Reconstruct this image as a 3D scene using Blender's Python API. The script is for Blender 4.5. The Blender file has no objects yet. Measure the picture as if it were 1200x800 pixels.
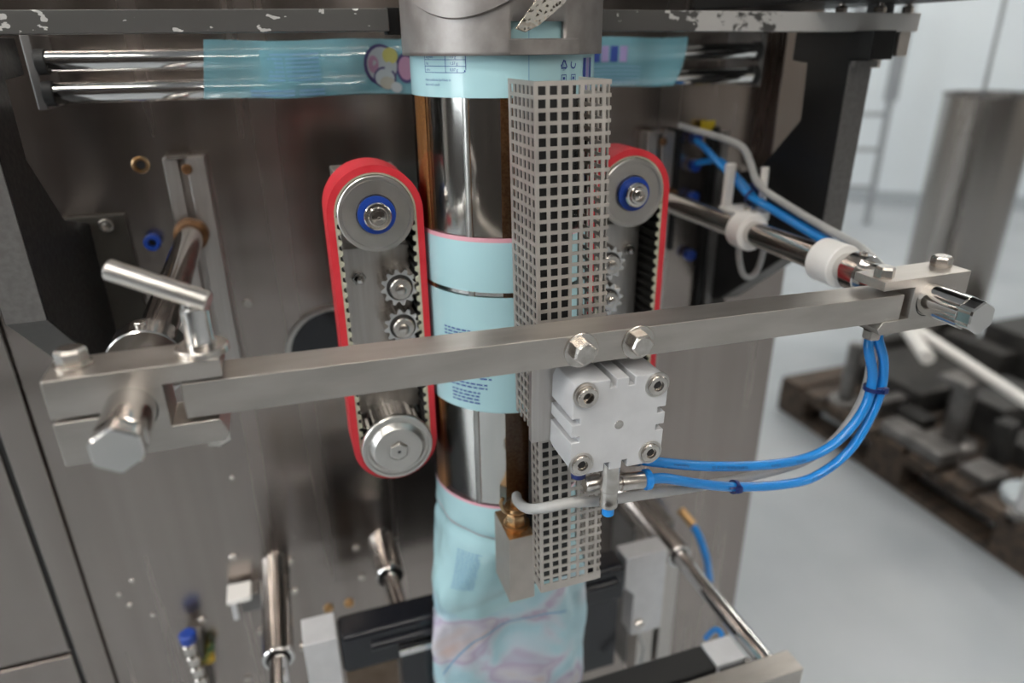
import bpy, bmesh, math, random
from mathutils import Vector, Matrix, noise
random.seed(7)
SC = bpy.context.scene
COL = SC.collection
U = 0.001            # the machine is laid out in millimetres
H = 1.4              # machine datum (camera height) above the hall floor, metres
PI = math.pi

# ------------------------------------------------------------------ camera
def W(p): return Vector((p[0]*U, p[1]*U, p[2]*U + H))
cam = bpy.data.cameras.new('camera'); cam.sensor_width = 36; cam.lens = 24.24
cam.clip_start = 0.01; cam.clip_end = 100
cam.dof.use_dof = True; cam.dof.focus_distance = 0.475; cam.dof.aperture_fstop = 3.3
co = bpy.data.objects.new('camera', cam); COL.objects.link(co)
right = Vector((0.94625507, -0.3232736, -0.00977336))
down = Vector((-0.13615181, -0.37075587, -0.91869623))
fwd = Vector((0.29336671, 0.87065163, -0.39484391))
mw = Matrix.Identity(4)
for i in range(3):
    mw[i][0] = right[i]; mw[i][1] = -down[i]; mw[i][2] = -fwd[i]
mw.translation = W((-180, -763, 0))
co.matrix_world = mw
SC.camera = co
# ------------------------------------------------------------------ world, exposure
wd = bpy.data.worlds.new('hall_air'); SC.world = wd; wd.use_nodes = True
wd.node_tree.nodes['Background'].inputs[0].default_value = (0.8, 0.86, 0.95, 1)
wd.node_tree.nodes['Background'].inputs[1].default_value = 0.05
SC.view_settings.view_transform = 'Standard'
SC.view_settings.look = 'None'
SC.view_settings.exposure = 1.12
SC.view_settings.gamma = 1
SC.view_settings.use_curve_mapping = False
LAMP = 30.0          # strength of the assumed ceiling lamps
PANE_GLOW = 5.0            # glow of the assumed, unseen hall window

# ------------------------------------------------------------------ materials
MATS = {}
def nodes(name):
    m = bpy.data.materials.new(name); m.use_nodes = True
    nt = m.node_tree; b = nt.nodes['Principled BSDF']
    MATS[name] = m
    return m, nt, b
def N(nt, t, **kw):
    n = nt.nodes.new(t)
    for k, v in kw.items():
        if k.startswith('i_'): n.inputs[int(k[2:])].default_value = v
        else: setattr(n, k, v)
    return n
def coords(nt, scale=(1, 1, 1), rot=(0, 0, 0)):
    g = N(nt, 'ShaderNodeNewGeometry'); mp = N(nt, 'ShaderNodeMapping')
    mp.inputs['Scale'].default_value = scale; mp.inputs['Rotation'].default_value = rot
    nt.links.new(g.outputs['Position'], mp.inputs['Vector'])
    return mp.outputs['Vector']
def surf(name, c1, c2=None, rough=.4, rough2=None, metal=0., scale=60, stretch=(1, 1, 1), bump=0., detail=4, lo=.35, hi=.65, coat=0., aniso=0., spec=.5, bdist=.00006):
    m, nt, b = nodes(name)
    b.inputs['Metallic'].default_value = metal; b.inputs['Roughness'].default_value = rough
    b.inputs['Base Color'].default_value = (*c1, 1)
    b.inputs['Specular IOR Level'].default_value = spec
    b.inputs['Coat Weight'].default_value = coat
    if c2 or rough2 is not None or bump:
        v = coords(nt, stretch)
        n = N(nt, 'ShaderNodeTexNoise'); n.inputs['Scale'].default_value = scale; n.inputs['Detail'].default_value = detail
        nt.links.new(v, n.inputs['Vector'])
        if c2:
            r = N(nt, 'ShaderNodeValToRGB')
            r.color_ramp.elements[0].position = lo; r.color_ramp.elements[1].position = hi
            r.color_ramp.elements[0].color = (*c1, 1); r.color_ramp.elements[1].color = (*c2, 1)
            nt.links.new(n.outputs['Fac'], r.inputs['Fac']); nt.links.new(r.outputs['Color'], b.inputs['Base Color'])
        if rough2 is not None:
            mr = N(nt, 'ShaderNodeMapRange'); mr.inputs['From Min'].default_value = .3; mr.inputs['From Max'].default_value = .7
            mr.inputs['To Min'].default_value = rough; mr.inputs['To Max'].default_value = rough2
            nt.links.new(n.outputs['Fac'], mr.inputs['Value']); nt.links.new(mr.outputs['Result'], b.inputs['Roughness'])
        if bump:
            bp = N(nt, 'ShaderNodeBump'); bp.inputs['Strength'].default_value = bump; bp.inputs['Distance'].default_value = bdist
            nt.links.new(n.outputs['Fac'], bp.inputs['Height']); nt.links.new(bp.outputs['Normal'], b.inputs['Normal'])
    return m
surf('brushed', (.50, .47, .44), (.57, .545, .52), .36, .44, 1, 300, (1, 1, .05), 0, 3)
surf('bar_steel', (.46, .43, .395), (.54, .51, .475), .36, .46, .95, 90, (.25, 1, 1), 0, 6)
surf('plate_steel', (.33, .287, .262), (.39, .345, .318), .22, .29, 1, 30, (1, 1, .04), 0, 4)
def wavy():
    nt = MATS['plate_steel'].node_tree; b = nt.nodes['Principled BSDF']
    n = N(nt, 'ShaderNodeTexNoise'); n.inputs['Scale'].default_value = 5; n.inputs['Detail'].default_value = 1
    nt.links.new(coords(nt, (1, 1, 2.5)), n.inputs['Vector'])
    p = N(nt, 'ShaderNodeBump'); p.inputs['Strength'].default_value = .6; p.inputs['Distance'].default_value = .004
    nt.links.new(n.outputs['Fac'], p.inputs['Height']); nt.links.new(p.outputs['Normal'], b.inputs['Normal'])
wavy()
surf('polished', (.66, .64, .62), (.70, .68, .66), .1, .17, 1, 30, (1, 1, 1), 0, 4)
surf('chrome', (.72, .71, .70), None, .07, None, 1)
surf('tube_steel', (.66, .63, .60), (.72, .69, .66), .07, .13, 1, 25, (1, 1, .15), 0, 5)
surf('cast_grey', (.31, .285, .27), (.38, .355, .34), .45, .55, .8, 90, (1, 1, 1), .1, 6)
surf('bolt_steel', (.52, .48, .44), (.66, .62, .58), .26, None, 1, 160)
surf('guard_steel', (.50, .465, .43), (.57, .535, .495), .46, .54, .85, 60)
surf('jaw_steel', (.44, .40, .36), (.50, .46, .42), .42, .52, .9, 60)
surf('aluminium', (.58, .585, .60), (.63, .635, .65), .42, .5, .25, 60)
surf('machined', (.55, .53, .50), (.62, .60, .57), .3, .36, 1, 40)
surf('black_paint', (.008, .008, .008), (.012, .012, .012), .38, .5, 0, 200, (1, 1, 1), .05, 3, spec=.3)
surf('arm_edge', (.12, .115, .11), (.15, .145, .14), .42, .5, .3, 200, (1, 1, 1), .05, 3)
surf('black_rubber', (.012, .012, .012), None, .6)
surf('black_gloss', (.012, .013, .017), None, .16)
surf('red_belt', (.58, .02, .032), (.66, .035, .05), .42, .5, 0, 60)
surf('beige_teeth', (.42, .42, .31), (.5, .5, .39), .6, None, 0, 200, (1, 1, 1), .05, 3)
surf('blue_plastic', (.006, .045, .30), None, .35)
surf('blue_hose', (.014, .22, .62), None, .24, coat=.3)
surf('blue_bright', (.01, .24, .70), None, .3)
surf('navy_tie', (.006, .018, .12), None, .4)
surf('ink', (.02, .05, .26), None, .5)
surf('hose_ink', (.005, .02, .09), None, .5)
surf('grey_hose', (.37, .37, .365), (.43, .43, .42), .3, .36, 0, 60, coat=.2)
surf('white_plastic', (.80, .78, .75), None, .35)
surf('ptfe_tape', (.22, .085, .02), (.33, .155, .055), .34, .45, 0, 500, detail=1)
surf('brass', (.55, .40, .24), (.34, .18, .07), .26, .4, 1, 90)
surf('heat_stained', (.34, .16, .05), (.50, .36, .22), .35, .5, 1, 60, (1, 1, 1), .1, 4)
surf('rust_grease', (.10, .045, .015), (.20, .10, .04), .35, .6, .4, 120, (1, 1, 1), .3, 4)
surf('yellow', (.62, .45, .01), None, .45)
surf('dull_brown', (.12, .085, .06), (.20, .15, .11), .3, .4, .8, 20)
surf('amber', (.50, .30, .13), None, .35, None, .6)
surf('yellow_green', (.45, .28, .02), (.05, .14, .06), .4, None, 0, 60)
surf('film_blue', (.39, .615, .66), None, .26, coat=.3)
surf('slit_shade', (.30, .24, .27), None, .3)  # shade inside the clear slit, put into an opaque colour
surf('film_pink', (.72, .36, .42), None, .28, coat=.3)
surf('hall_wall', (.60, .66, .70), (.63, .69, .73), .7, None, 0, .6)
surf('hall_dark', (.022, .017, .015), (.04, .032, .028), .8, None, 0, .7, lo=.4, hi=.6)
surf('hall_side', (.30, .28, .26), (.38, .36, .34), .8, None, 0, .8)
surf('hall_ceiling', (.36, .37, .38), None, .8)
surf('hall_floor', (.30, .33, .355), (.38, .41, .435), .32, .42, 0, 1.6, (1, 1, 1), .02, 5)
surf('skirting', (.36, .40, .43), None, .6)
surf('old_wood', (.022, .017, .014), (.095, .066, .046), .75, None, 0, 9, (1, 4, 4), .4, 6)
surf('black_parts', (.02, .02, .02), (.05, .048, .046), .5, .65, .2, 14, (1, 1, 1), .2, 5)
surf('dull_steel', (.16, .155, .15), (.25, .24, .235), .4, .5, .8, 20)
surf('dark_foot', (.03, .027, .022), (.045, .04, .033), .4, .5, .3, 20)
surf('drum_steel', (.38, .355, .33), (.47, .445, .42), .2, .3, 1, 6, (1, 1, .1))
surf('grey_post', (.27, .29, .31), None, .5)
surf('clear_disc', (.42, .47, .50), None, .12)
surf('table_print', (.16, .33, .52), None, .4)
surf('cartoon_white', (.36, .40, .43), None, .35, coat=.3)
surf('cartoon_pink', (.36, .20, .30), None, .35, coat=.3)
surf('cartoon_yellow', (.42, .40, .12), None, .35, coat=.3)
surf('cartoon_line', (.05, .035, .13), None, .35, coat=.3)
surf('cartoon_lilac', (.30, .25, .47), None, .35, coat=.3)
surf('cartoon_tan', (.34, .33, .28), None, .35, coat=.3)

def chipped():
    m, nt, b = nodes('chipped_paint')
    v = coords(nt, (14, 14, 22)); n = N(nt, 'ShaderNodeTexNoise'); n.inputs['Scale'].default_value = 1; n.inputs['Detail'].default_value = 8; n.inputs['Roughness'].default_value = .6
    nt.links.new(v, n.inputs['Vector'])
    g = N(nt, 'ShaderNodeNewGeometry'); sx = N(nt, 'ShaderNodeSeparateXYZ'); nt.links.new(g.outputs['Position'], sx.inputs[0])
    mr = N(nt, 'ShaderNodeMapRange'); mr.inputs['From Min'].default_value = .14; mr.inputs['From Max'].default_value = .24; mr.inputs['To Min'].default_value = -.13; mr.inputs['To Max'].default_value = .12
    nt.links.new(sx.outputs['X'], mr.inputs['Value'])
    ad = N(nt, 'ShaderNodeMath', operation='ADD'); nt.links.new(n.outputs['Fac'], ad.inputs[0]); nt.links.new(mr.outputs['Result'], ad.inputs[1])
    r = N(nt, 'ShaderNodeValToRGB'); r.color_ramp.elements[0].position = .52; r.color_ramp.elements[1].position = .54
    r.color_ramp.elements[0].color = (.10, .097, .093, 1); r.color_ramp.elements[1].color = (.60, .59, .575, 1)
    v2 = coords(nt, (90, 90, 160)); n2 = N(nt, 'ShaderNodeTexNoise'); n2.inputs['Scale'].default_value = 1; n2.inputs['Detail'].default_value = 3
    nt.links.new(v2, n2.inputs['Vector'])
    m2 = N(nt, 'ShaderNodeMapRange'); m2.inputs['From Min'].default_value = .62; m2.inputs['From Max'].default_value = .70; m2.inputs['To Min'].default_value = 0; m2.inputs['To Max'].default_value = .3
    nt.links.new(n2.outputs['Fac'], m2.inputs['Value'])
    a2 = N(nt, 'ShaderNodeMath', operation='ADD'); nt.links.new(ad.outputs[0], a2.inputs[0]); nt.links.new(m2.outputs['Result'], a2.inputs[1]); ad = a2
    nt.links.new(ad.outputs[0], r.inputs['Fac']); nt.links.new(r.outputs['Color'], b.inputs['Base Color'])
    b.inputs['Roughness'].default_value = .42; b.inputs['Metallic'].default_value = .3
    bp = N(nt, 'ShaderNodeBump'); bp.inputs['Strength'].default_value = .3; bp.inputs['Distance'].default_value = .0004
    nt.links.new(r.outputs['Color'], bp.inputs['Height']); nt.links.new(bp.outputs['Normal'], b.inputs['Normal'])
chipped()
def dimpled():
    m, nt, b = nodes('dimpled_steel')
    v = coords(nt, (300, 300, 300)); n = N(nt, 'ShaderNodeTexVoronoi'); n.inputs['Scale'].default_value = 1
    nt.links.new(v, n.inputs['Vector'])
    b.inputs['Metallic'].default_value = 1; b.inputs['Roughness'].default_value = .12; b.inputs['Base Color'].default_value = (.8, .72, .62, 1)
    bp = N(nt, 'ShaderNodeBump'); bp.inputs['Strength'].default_value = .8; bp.inputs['Distance'].default_value = .0006
    nt.links.new(n.outputs['Distance'], bp.inputs['Height']); nt.links.new(bp.outputs['Normal'], b.inputs['Normal'])
dimpled()
def clear_film():
    m, nt, b = nodes('film_clear')
    nt.nodes.remove(b)
    t = N(nt, 'ShaderNodeBsdfTransparent'); t.inputs[0].default_value = (.97, .98, .98, 1)
    g = N(nt, 'ShaderNodeBsdfGlossy'); g.inputs['Roughness'].default_value = .08
    f = N(nt, 'ShaderNodeFresnel'); f.inputs[0].default_value = 1.4
    mx = N(nt, 'ShaderNodeMixShader'); nt.links.new(f.outputs[0], mx.inputs[0]); nt.links.new(t.outputs[0], mx.inputs[1]); nt.links.new(g.outputs[0], mx.inputs[2])
    nt.links.new(mx.outputs[0], nt.nodes['Material Output'].inputs[0])
clear_film()
def web_film():
    m, nt, b = nodes('film_web')
    b.inputs['Base Color'].default_value = (.20, .46, .55, 1); b.inputs['Roughness'].default_value = .2; b.inputs['Alpha'].default_value = .62  # darker than the tube film: shade under the top bars is in the colour
web_film()
def bag_print():
    m, nt, b = nodes('bag_print')
    v = coords(nt, (1, .4, 1)); n = N(nt, 'ShaderNodeTexNoise'); n.inputs['Scale'].default_value = 17; n.inputs['Detail'].default_value = 2.5; n.inputs['Distortion'].default_value = .6
    nt.links.new(v, n.inputs['Vector'])
    r = N(nt, 'ShaderNodeValToRGB'); e = r.color_ramp.elements
    e[0].position = .28; e[0].color = (.34, .55, .64, 1); e[1].position = .74; e[1].color = (.58, .46, .44, 1)
    for p, c in ((.42, (.40, .60, .68)), (.52, (.50, .58, .66)), (.58, (.44, .38, .52)), (.65, (.56, .56, .62))):
        k = e.new(p); k.color = (*c, 1)
    nt.links.new(n.outputs['Fac'], r.inputs['Fac']); nt.links.new(r.outputs['Color'], b.inputs['Base Color'])
    b.inputs['Roughness'].default_value = .2; b.inputs['Coat Weight'].default_value = .4
bag_print()
def emit(name, c, s):
    m, nt, b = nodes(name)
    b.inputs['Base Color'].default_value = (*c, 1); b.inputs['Emission Color'].default_value = (*c, 1); b.inputs['Emission Strength'].default_value = s
emit('lamp_glow', (1, .955, .885), LAMP)
emit('assumed_daylight_pane', (.9, .96, 1), PANE_GLOW)

# ------------------------------------------------------------------ mesh helpers (mm, machine axes: x right, y into the machine, z up)
def frame(axis):
    a = Vector(axis).normalized()
    u = a.cross(Vector((0, 0, 1)))
    if u.length < 1e-4: u = Vector((1, 0, 0))
    u.normalize(); v = a.cross(u)
    return a, u, v
class M:
    def __init__(s): s.bm = bmesh.new()
    def quad_loft(s, rings, close=True, cap=(True, True)):
        vs = [[s.bm.verts.new(p) for p in r] for r in rings]
        n = len(vs[0])
        for a, b in zip(vs, vs[1:]):
            for i in range(n if close else n - 1):
                j = (i + 1) % n
                s.bm.faces.new((a[i], a[j], b[j], b[i]))
        if close and cap[0] and n > 2: s.bm.faces.new(vs[0][::-1])
        if close and cap[1] and n > 2: s.bm.faces.new(vs[-1])
        return s
    def box(s, x0, x1, y0, y1, z0, z1, mat=None):
        P = [Vector((x, y, z)) for z in (z0, z1) for x, y in ((x0, y0), (x1, y0), (x1, y1), (x0, y1))]
        if mat: P = [mat @ p for p in P]
        return s.quad_loft([P[:4], P[4:]])
    def lathe(s, p, axis, prof, n=32, cap=(True, True)):
        a, u, v = frame(axis); p = Vector(p)
        return s.quad_loft([[p + a*t + (u*math.cos(2*PI*i/n) + v*math.sin(2*PI*i/n))*r for i in range(n)] for t, r in prof], True, cap)
    def cyl(s, p, q, r, r2=None, n=32):
        p = Vector(p); q = Vector(q); L = (q - p).length; r2 = r if r2 is None else r2
        c = min(.5, r*.12)
        return s.lathe(p, q - p, [(0, r - c), (c, r), (L - c, r2), (L, r2 - c)], n)
    def ngon(s, p, axis, prof, n=6, rot=0.):
        a, u, v = frame(axis); p = Vector(p)
        return s.quad_loft([[p + a*t + (u*math.cos(2*PI*i/n + rot) + v*math.sin(2*PI*i/n + rot))*r for i in range(n)] for t, r in prof])
    def prism(s, pts, p, u, v, w):      # polygon (a, b) -> p + a*u + b*v, extruded along w
        p, u, v, w = map(Vector, (p, u, v, w))
        A = [p + u*a + v*b for a, b in pts]
        return s.quad_loft([A, [q + w for q in A]])
    def tube(s, pts, r, n=12, sub=6):
        C = spline(pts, sub) if sub > 1 else [Vector(p) for p in pts]
        fr = frames(C)
        return s.quad_loft([[c + (u*math.cos(2*PI*i/n) + v*math.sin(2*PI*i/n))*r for i in range(n)] for c, (t, u, v) in zip(C, fr)])
def spline(pts, sub=6):
    P = [Vector(p) for p in pts]; P = [P[0]*2 - P[1]] + P + [P[-1]*2 - P[-2]]
    out = []
    for i in range(1, len(P) - 2):
        a, b, c, d = P[i-1:i+3]
        for k in range(sub):
            t = k/sub
            out.append(.5*((2*b) + (c - a)*t + (2*a - 5*b + 4*c - d)*t*t + (3*b - a - 3*c + d)*t**3))
    out.append(P[-2]); return out
def frames(C):
    out = []; u = None
    for i, c in enumerate(C):
        t = (C[min(i+1, len(C)-1)] - C[max(i-1, 0)]).normalized()
        if u is None: _, u, v = frame(t)
        u = (u - t*u.dot(t)).normalized(); v = t.cross(u)
        out.append((t, u, v))
    return out
def tag(o, label=None, cat=None, group=None, kind=None):
    if label: o['label'] = label
    if cat: o['category'] = cat
    if group: o['group'] = group
    if kind: o['kind'] = kind
    return o
def thing(name, label, cat, loc, group=None):
    o = bpy.data.objects.new(name, None); COL.objects.link(o); o.location = W(loc); o.empty_display_size = .02
    return tag(o, label, cat, group)
def rootloc(o):
    while o.parent: o = o.parent
    return o.location
def obj(name, m, mat, parent=None, bev=0, ang=35, loc=None, mods=()):
    bm = m.bm if isinstance(m, M) else m
    bmesh.ops.remove_doubles(bm, verts=bm.verts, dist=1e-5)
    bmesh.ops.recalc_face_normals(bm, faces=bm.faces)
    if parent: L = rootloc(parent)
    elif loc is not None: L = W(loc)
    else:
        xs = [v.co for v in bm.verts]
        L = W((sum(v.x for v in xs)/len(xs), sum(v.y for v in xs)/len(xs), min(v.z for v in xs)))
    for v in bm.verts: v.co = W(v.co) - L
    me = bpy.data.meshes.new(name); bm.to_mesh(me); bm.free()
    for p in me.polygons: p.use_smooth = True
    me.set_sharp_from_angle(angle=math.radians(ang))
    me.materials.append(MATS[mat])
    o = bpy.data.objects.new(name, me); COL.objects.link(o)
    if parent: o.parent = parent
    else: o.location = L
    if bev:
        b = o.modifiers.new('bevel', 'BEVEL'); b.width = bev*U; b.segments = 2; b.limit_method = 'ANGLE'; b.angle_limit = math.radians(40); b.harden_normals = True
    return o
def text2d(body, size):
    c = bpy.data.curves.new('t', 'FONT'); c.body = body; c.size = size; c.resolution_u = 2
    o = bpy.data.objects.new('t', c); COL.objects.link(o)
    me = bpy.data.meshes.new_from_object(o.evaluated_get(bpy.context.evaluated_depsgraph_get()))
    V = [(v.co.x, v.co.y) for v in me.vertices]; F = [tuple(p.vertices) for p in me.polygons]
    bpy.data.objects.remove(o); bpy.data.curves.remove(c); bpy.data.meshes.remove(me)
    return V, F
def mapped(name, V, F, fn, mat, parent, **kw):
    m = M(); vs = [m.bm.verts.new(fn(*p)) for p in V]
    for f in F:
        try: m.bm.faces.new([vs[i] for i in f])
        except ValueError: pass
    bmesh_ok = m
    o = obj(name, bmesh_ok, mat, parent, **kw)
    return o
def hexbolt(name, parent, p, axis, r, h, washer=None, mat='bolt_steel', rot=.3):
    m = M(); t = 0; p = Vector(p); a = Vector(axis).normalized()
    if washer:
        wm = M(); wm.lathe(p, a, [(0, washer), (1.2, washer), (1.5, washer-.4), (1.5, r*.7)], 32)
        obj('washer', wm, mat, parent); t = 1.5
    m.ngon(p + a*t, a, [(0, r), (h*.82, r), (h, r*.86)], 6, rot)
    m.lathe(p + a*(t + h - .05), a, [(0, r*.78), (.35, r*.74)], 24)
    return obj(name, m, mat, parent, ang=25)
def socket_screw(name, parent, p, axis, r, h, mat='bolt_steel', dark='black_rubber'):
    a = Vector(axis).normalized(); p = Vector(p); m = M()
    m.lathe(p, a, [(0, r), (h-.6, r), (h, r-.6), (h, r*.58), (h*.45, r*.55), (h*.35, .3)], 28)
    o = obj(name, m, mat, parent)
    return o

# ================================================================== THE HALL (rotated 35.7 degrees against the machine)
RA = math.radians(-35.7)
RM = Matrix.Rotation(RA, 4, 'Z')
def hall_box(m, x0, x1, y0, y1, z0, z1): m.box(x0, x1, y0, y1, z0, z1, RM); return m
X0, X1, Y0, Y1, CZ = -6000, 8000, -4000, 6530, 2500
def structure(name, m, mat, parent=None):
    o = obj(name, m, mat, parent); o['kind'] = 'structure'; return o
structure('floor', hall_box(M(), X0, X1, Y0, Y1, -1500, -1400), 'hall_floor')
structure('ceiling', hall_box(M(), X0, X1, Y0, Y1, CZ, CZ+100), 'hall_ceiling')
structure('wall_back', hall_box(M(), X0, X1, Y1, Y1+100, -1400, CZ), 'hall_wall')
structure('wall_right', hall_box(M(), X1, X1+100, Y0, Y1, -1400, CZ), 'hall_side')
structure('wall_left', hall_box(M(), X0-100, X0, Y0, Y1, -1400, CZ), 'hall_side')
m = M()
for a in ((X0, -4000, -1400, CZ), (-2100, X1, -1400, CZ), (-4000, -2100, -1400, -400), (-4000, -2100, 2300, CZ)):
    hall_box(m, a[0], a[1], Y0-100, Y0, a[2], a[3])
structure('wall_front', m, 'hall_dark')  # opening left for the assumed window
w = structure('assumed_window_1', hall_box(M(), -4000, -2100, Y0-80, Y0-60, -400, 2300), 'assumed_daylight_pane')  # assumed and unseen: glowing pane added for the bright strip reflected in the tube
m = M()
for x in (-4000, -3090, -2160): hall_box(m, x, x+60, Y0-60, Y0-10, -400, 2300)
for z in (-400, 900, 2240): hall_box(m, -4000, -2100, Y0-60, Y0-10, z, z+60)
obj('assumed_window_frame', m, 'grey_post', w)  # frame of the assumed window, also out of view
structure('baseboard_back', hall_box(M(), X0, X1, Y1-25, Y1, -1400, -1290), 'skirting')
k = 0
for y in (-3100, -1700, 2600, 5200):  # lamps out of view are assumed; rows placed to light the machine front
    for x in (-3600, -400, 2400, 5600):
        k += 1
        row = ('first', 'second', 'third', 'fourth')[(k-1)//4]; nth = ('first', 'second', 'third', 'fourth')[(k-1) % 4]
        lp = thing('assumed_ceiling_lamp', 'assumed long white ceiling lamp, %s row from the dark wall, %s from the left' % (row, nth), 'lamp', RM @ Vector((x, y, CZ-60)), 'assumed ceiling lamps of the hall')
        obj('lamp_housing', hall_box(M(), x-820, x+820, y-150, y+150, CZ-40, CZ), 'white_plastic', lp)
        obj('diffuser', hall_box(M(), x-780, x+780, y-50, y+50, CZ-55, CZ-41), 'lamp_glow', lp)

# ================================================================== CABINET WITH THE BACK PLATE
cab = thing('machine_cabinet', 'brushed stainless steel machine cabinet behind the forming tube, with screws and holes', 'machine', (16, 0, -1400))
obj('back_plate', M().box(-455, 487, 0, 6, -1300, 320), 'plate_steel', cab, .8)
obj('cabinet_body', M().box(-640, 484, 8, 700, -1300, 320), 'dull_steel', cab)
obj('plinth', M().box(-630, 470, 60, 690, -1400, -1300), 'black_paint', cab)
obj('side_column', M().box(-485.5, -456, -6, 7, -1300, 320), 'plate_steel', cab, 1.5)
dp = obj('door_panel', M().box(-640, -492, -4, 7, -668, 320), 'plate_steel', cab, 1.5)
obj('lower_panel', M().box(-640, -492, -4, 7, -1290, -674), 'plate_steel', cab, 1.5)
obj('door_gasket', M().box(-491.5, -486, -2, 7.5, -1300, 320), 'black_rubber', cab)
sm = M().lathe((0, 0, 0), (0, -1, 0), [(0, 5.2), (1.8, 5), (2.6, 4.2), (2.6, 2.4), (1.2, 2.2), (1.1, .2)], 16)
base_screw = None
def plate_screw(x, z, r=1., mat='bolt_steel', name='screw'):
    m = M(); m.lathe((x, 0, z), (0, -1, 0), [(0, 5.2*r), (1.8*r, 5*r), (2.6*r, 4.2*r), (2.6*r, 2.4*r), (1.2, 2.2*r), (1.1, .2)], 16)
    return obj(name, m, mat, cab)
sm.bm.free()
for x, z in ((-226.7, -255.5), (-293.9, -584.8), (-228.5, -609.1), (-143.8, -612.1), (-93.7, -611.7), (-229.6, -658.4), (-141.8, -661.9),
             (-280.2, -712.8), (-307.8, -788.1), (-344.4, -670.4)): plate_screw(x, z)
for x, z in ((-279.5, -418), (-276.7, -470.7), (-408, -587), (-425.4, -604), (-396, -645), (-418, -622)): plate_screw(x, z, .6)
for x, z in ((-190.3, -700.6), (-162.9, -700.4)): plate_screw(x, z, 1.25, 'amber', 'brass_plug')
m = M().lathe((-301.3, 0, -103.3), (0, -1, 0), [(0, 8), (1, 8), (1.6, 7.2), (1.6, 4.6), (.3, 4.4)], 20, (True, False)); hp = obj('brass_hole', m, 'brass', cab)
obj('hole_core', M().lathe((-301.3, -.2, -103.3), (0, -1, 0), [(0, 4.5), (.3, 4.4)], 16), 'black_rubber', hp)
for x, z in ((-340, 22), (-298, 24), (-240, 24), (208, 24), (255, 24)):
    obj('hole', M().lathe((x, 0, z), (0, -1, 0), [(0, 4.5), (.3, 4.4)], 16), 'black_rubber', cab)
# round opening behind the left belt unit
op = obj('round_opening', M().lathe((-140, 0, -325), (0, -1, 0), [(0, 56), (3, 56), (3.5, 54), (3.5, 50), (.6, 50)], 56, (True, False)), 'machined', cab)
obj('opening_core', M().lathe((-140, -.2, -325), (0, -1, 0), [(0, 50), (.5, 50)], 56), 'black_gloss', op)

# ================================================================== SUPPORT ARMS
def arm(side):
    s = side; X = 356*s
    t = thing('support_arm', 'black angled support arm at the %s of the tube, carrying the scratched top bar' % ('right' if s > 0 else 'left'), 'bracket', (X + 13*s, 0, -320))
    prof = [(0, -325), (-38, -310), (-192, -186), (-193, -16), (-217, -16), (-217, 9), ((-112 if s > 0 else -86), 9), ((-112 if s > 0 else -86), -18), (-135, -20), (-138, -76), (-82, -135), (0, -156)]
    m = M().prism(prof, (X, 0, 0), (0, 1, 0), (0, 0, 1), (27*s, 0, 0)); obj('gusset', m, 'black_paint', t, 1)
    m = M().prism([(-36, -311.5), (-192, -187.8), (-194.5, -186), (-195, -20), (-193.4, -20), (-193.2, -186), (-38, -309.8)], (X + .4*s, 0, 0), (0, 1, 0), (0, 0, 1), (26.2*s, 0, 0)); obj('edge_strip', m, 'arm_edge', t)
    m = M().box(min(X-32*s*(s < 0) , X), X, 0, 0, 0, 0) if False else None
    x0, x1 = sorted((X + 30*s, X - 32*s if s < 0 else X + 2))
    fp = obj('foot_plate', M().box(x0, x1, -8, 0, -335, -148), 'dark_foot', t, 1)
    if s < 0:
        socket_screw('cap_screw', fp, (-341, -8, -157), (0, -1, 0), 6.5, 5)
    return t
arm(1); arm(-1)

# ================================================================== SCRATCHED TOP BARS
tb = thing('top_bar', 'scratched dark grey flat bar at the upper left, ending beside the forming collar', 'bar', (-260, -180, 10))
obj('bar', M().prism([(-440, 9), (-83, 10.5), (-83, 26), (-440, 23)], (0, -194, 0), (1, 0, 0), (0, 0, 1), (0, 26, 0)), 'chipped_paint', tb, .7)
obj('end_lug', M().box(-83, -73, -185, -168, 8, 27), 'black_paint', tb, .5)
hexbolt('nut', tb, (-400, -181, 23), (0, 0, 1), 6, 6)
tb = thing('top_bar', 'flat bar at the upper right with large bright worn patches and three nuts', 'bar', (260, -180, 10))
obj('bar', M().prism([(92, 10), (432, 8), (432.5, 24.5), (92, 26)], (0, -194, 0), (1, 0, 0), (0, 0, 1), (0, 26, 0)), 'chipped_paint', tb, .7)
obj('end_lug', M().box(73, 92, -185, -168, 8, 27), 'black_paint', tb, .5)
for x, y in ((352, -176), (389, -186), (423, -186)):
    hexbolt('nut', tb, (x, y, 24.5), (0, 0, 1), 5.5, 6)
    obj('stud', M().cyl((x, y, 30), (x, y, 36), 3, n=14), 'bolt_steel', tb)
obj('clamp_lug', M().box(380, 392, -196, -180, -24, 8.5), 'bar_steel', tb, .6)
obj('clamp_lug', M().box(413, 427, -192, -176, -14, 8.5), 'bar_steel', tb, .6)
obj('spacer', M().box(392, 413, -180, -172, -13, 8.5), 'black_paint', tb)
obj('hanger_plate', M().box(358, 384, -200, -192, -23, -17), 'arm_edge', tb)
obj('bolt_end', M().cyl((378, -188, -34), (378, -188, -23), 5, n=16), 'black_paint', tb)
hb = thing('overhead_housing', 'black overhead housing above the right top bar, at the upper edge', 'housing', (700, 0, 40))
obj('housing_shell', M().box(300, 436, -520, 0, 33, 240), 'black_paint', hb, 3)
obj('grey_post', M().box(398, 420, -172, -160, 24, 33), 'grey_post', hb)
ch = tag(obj('lateral_channel', M().box(412, 440, -30, 0, -150, 30), 'plate_steel', None, 1), 'upright grey steel strip on the back plate beside the right support arm', 'strip')

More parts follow.
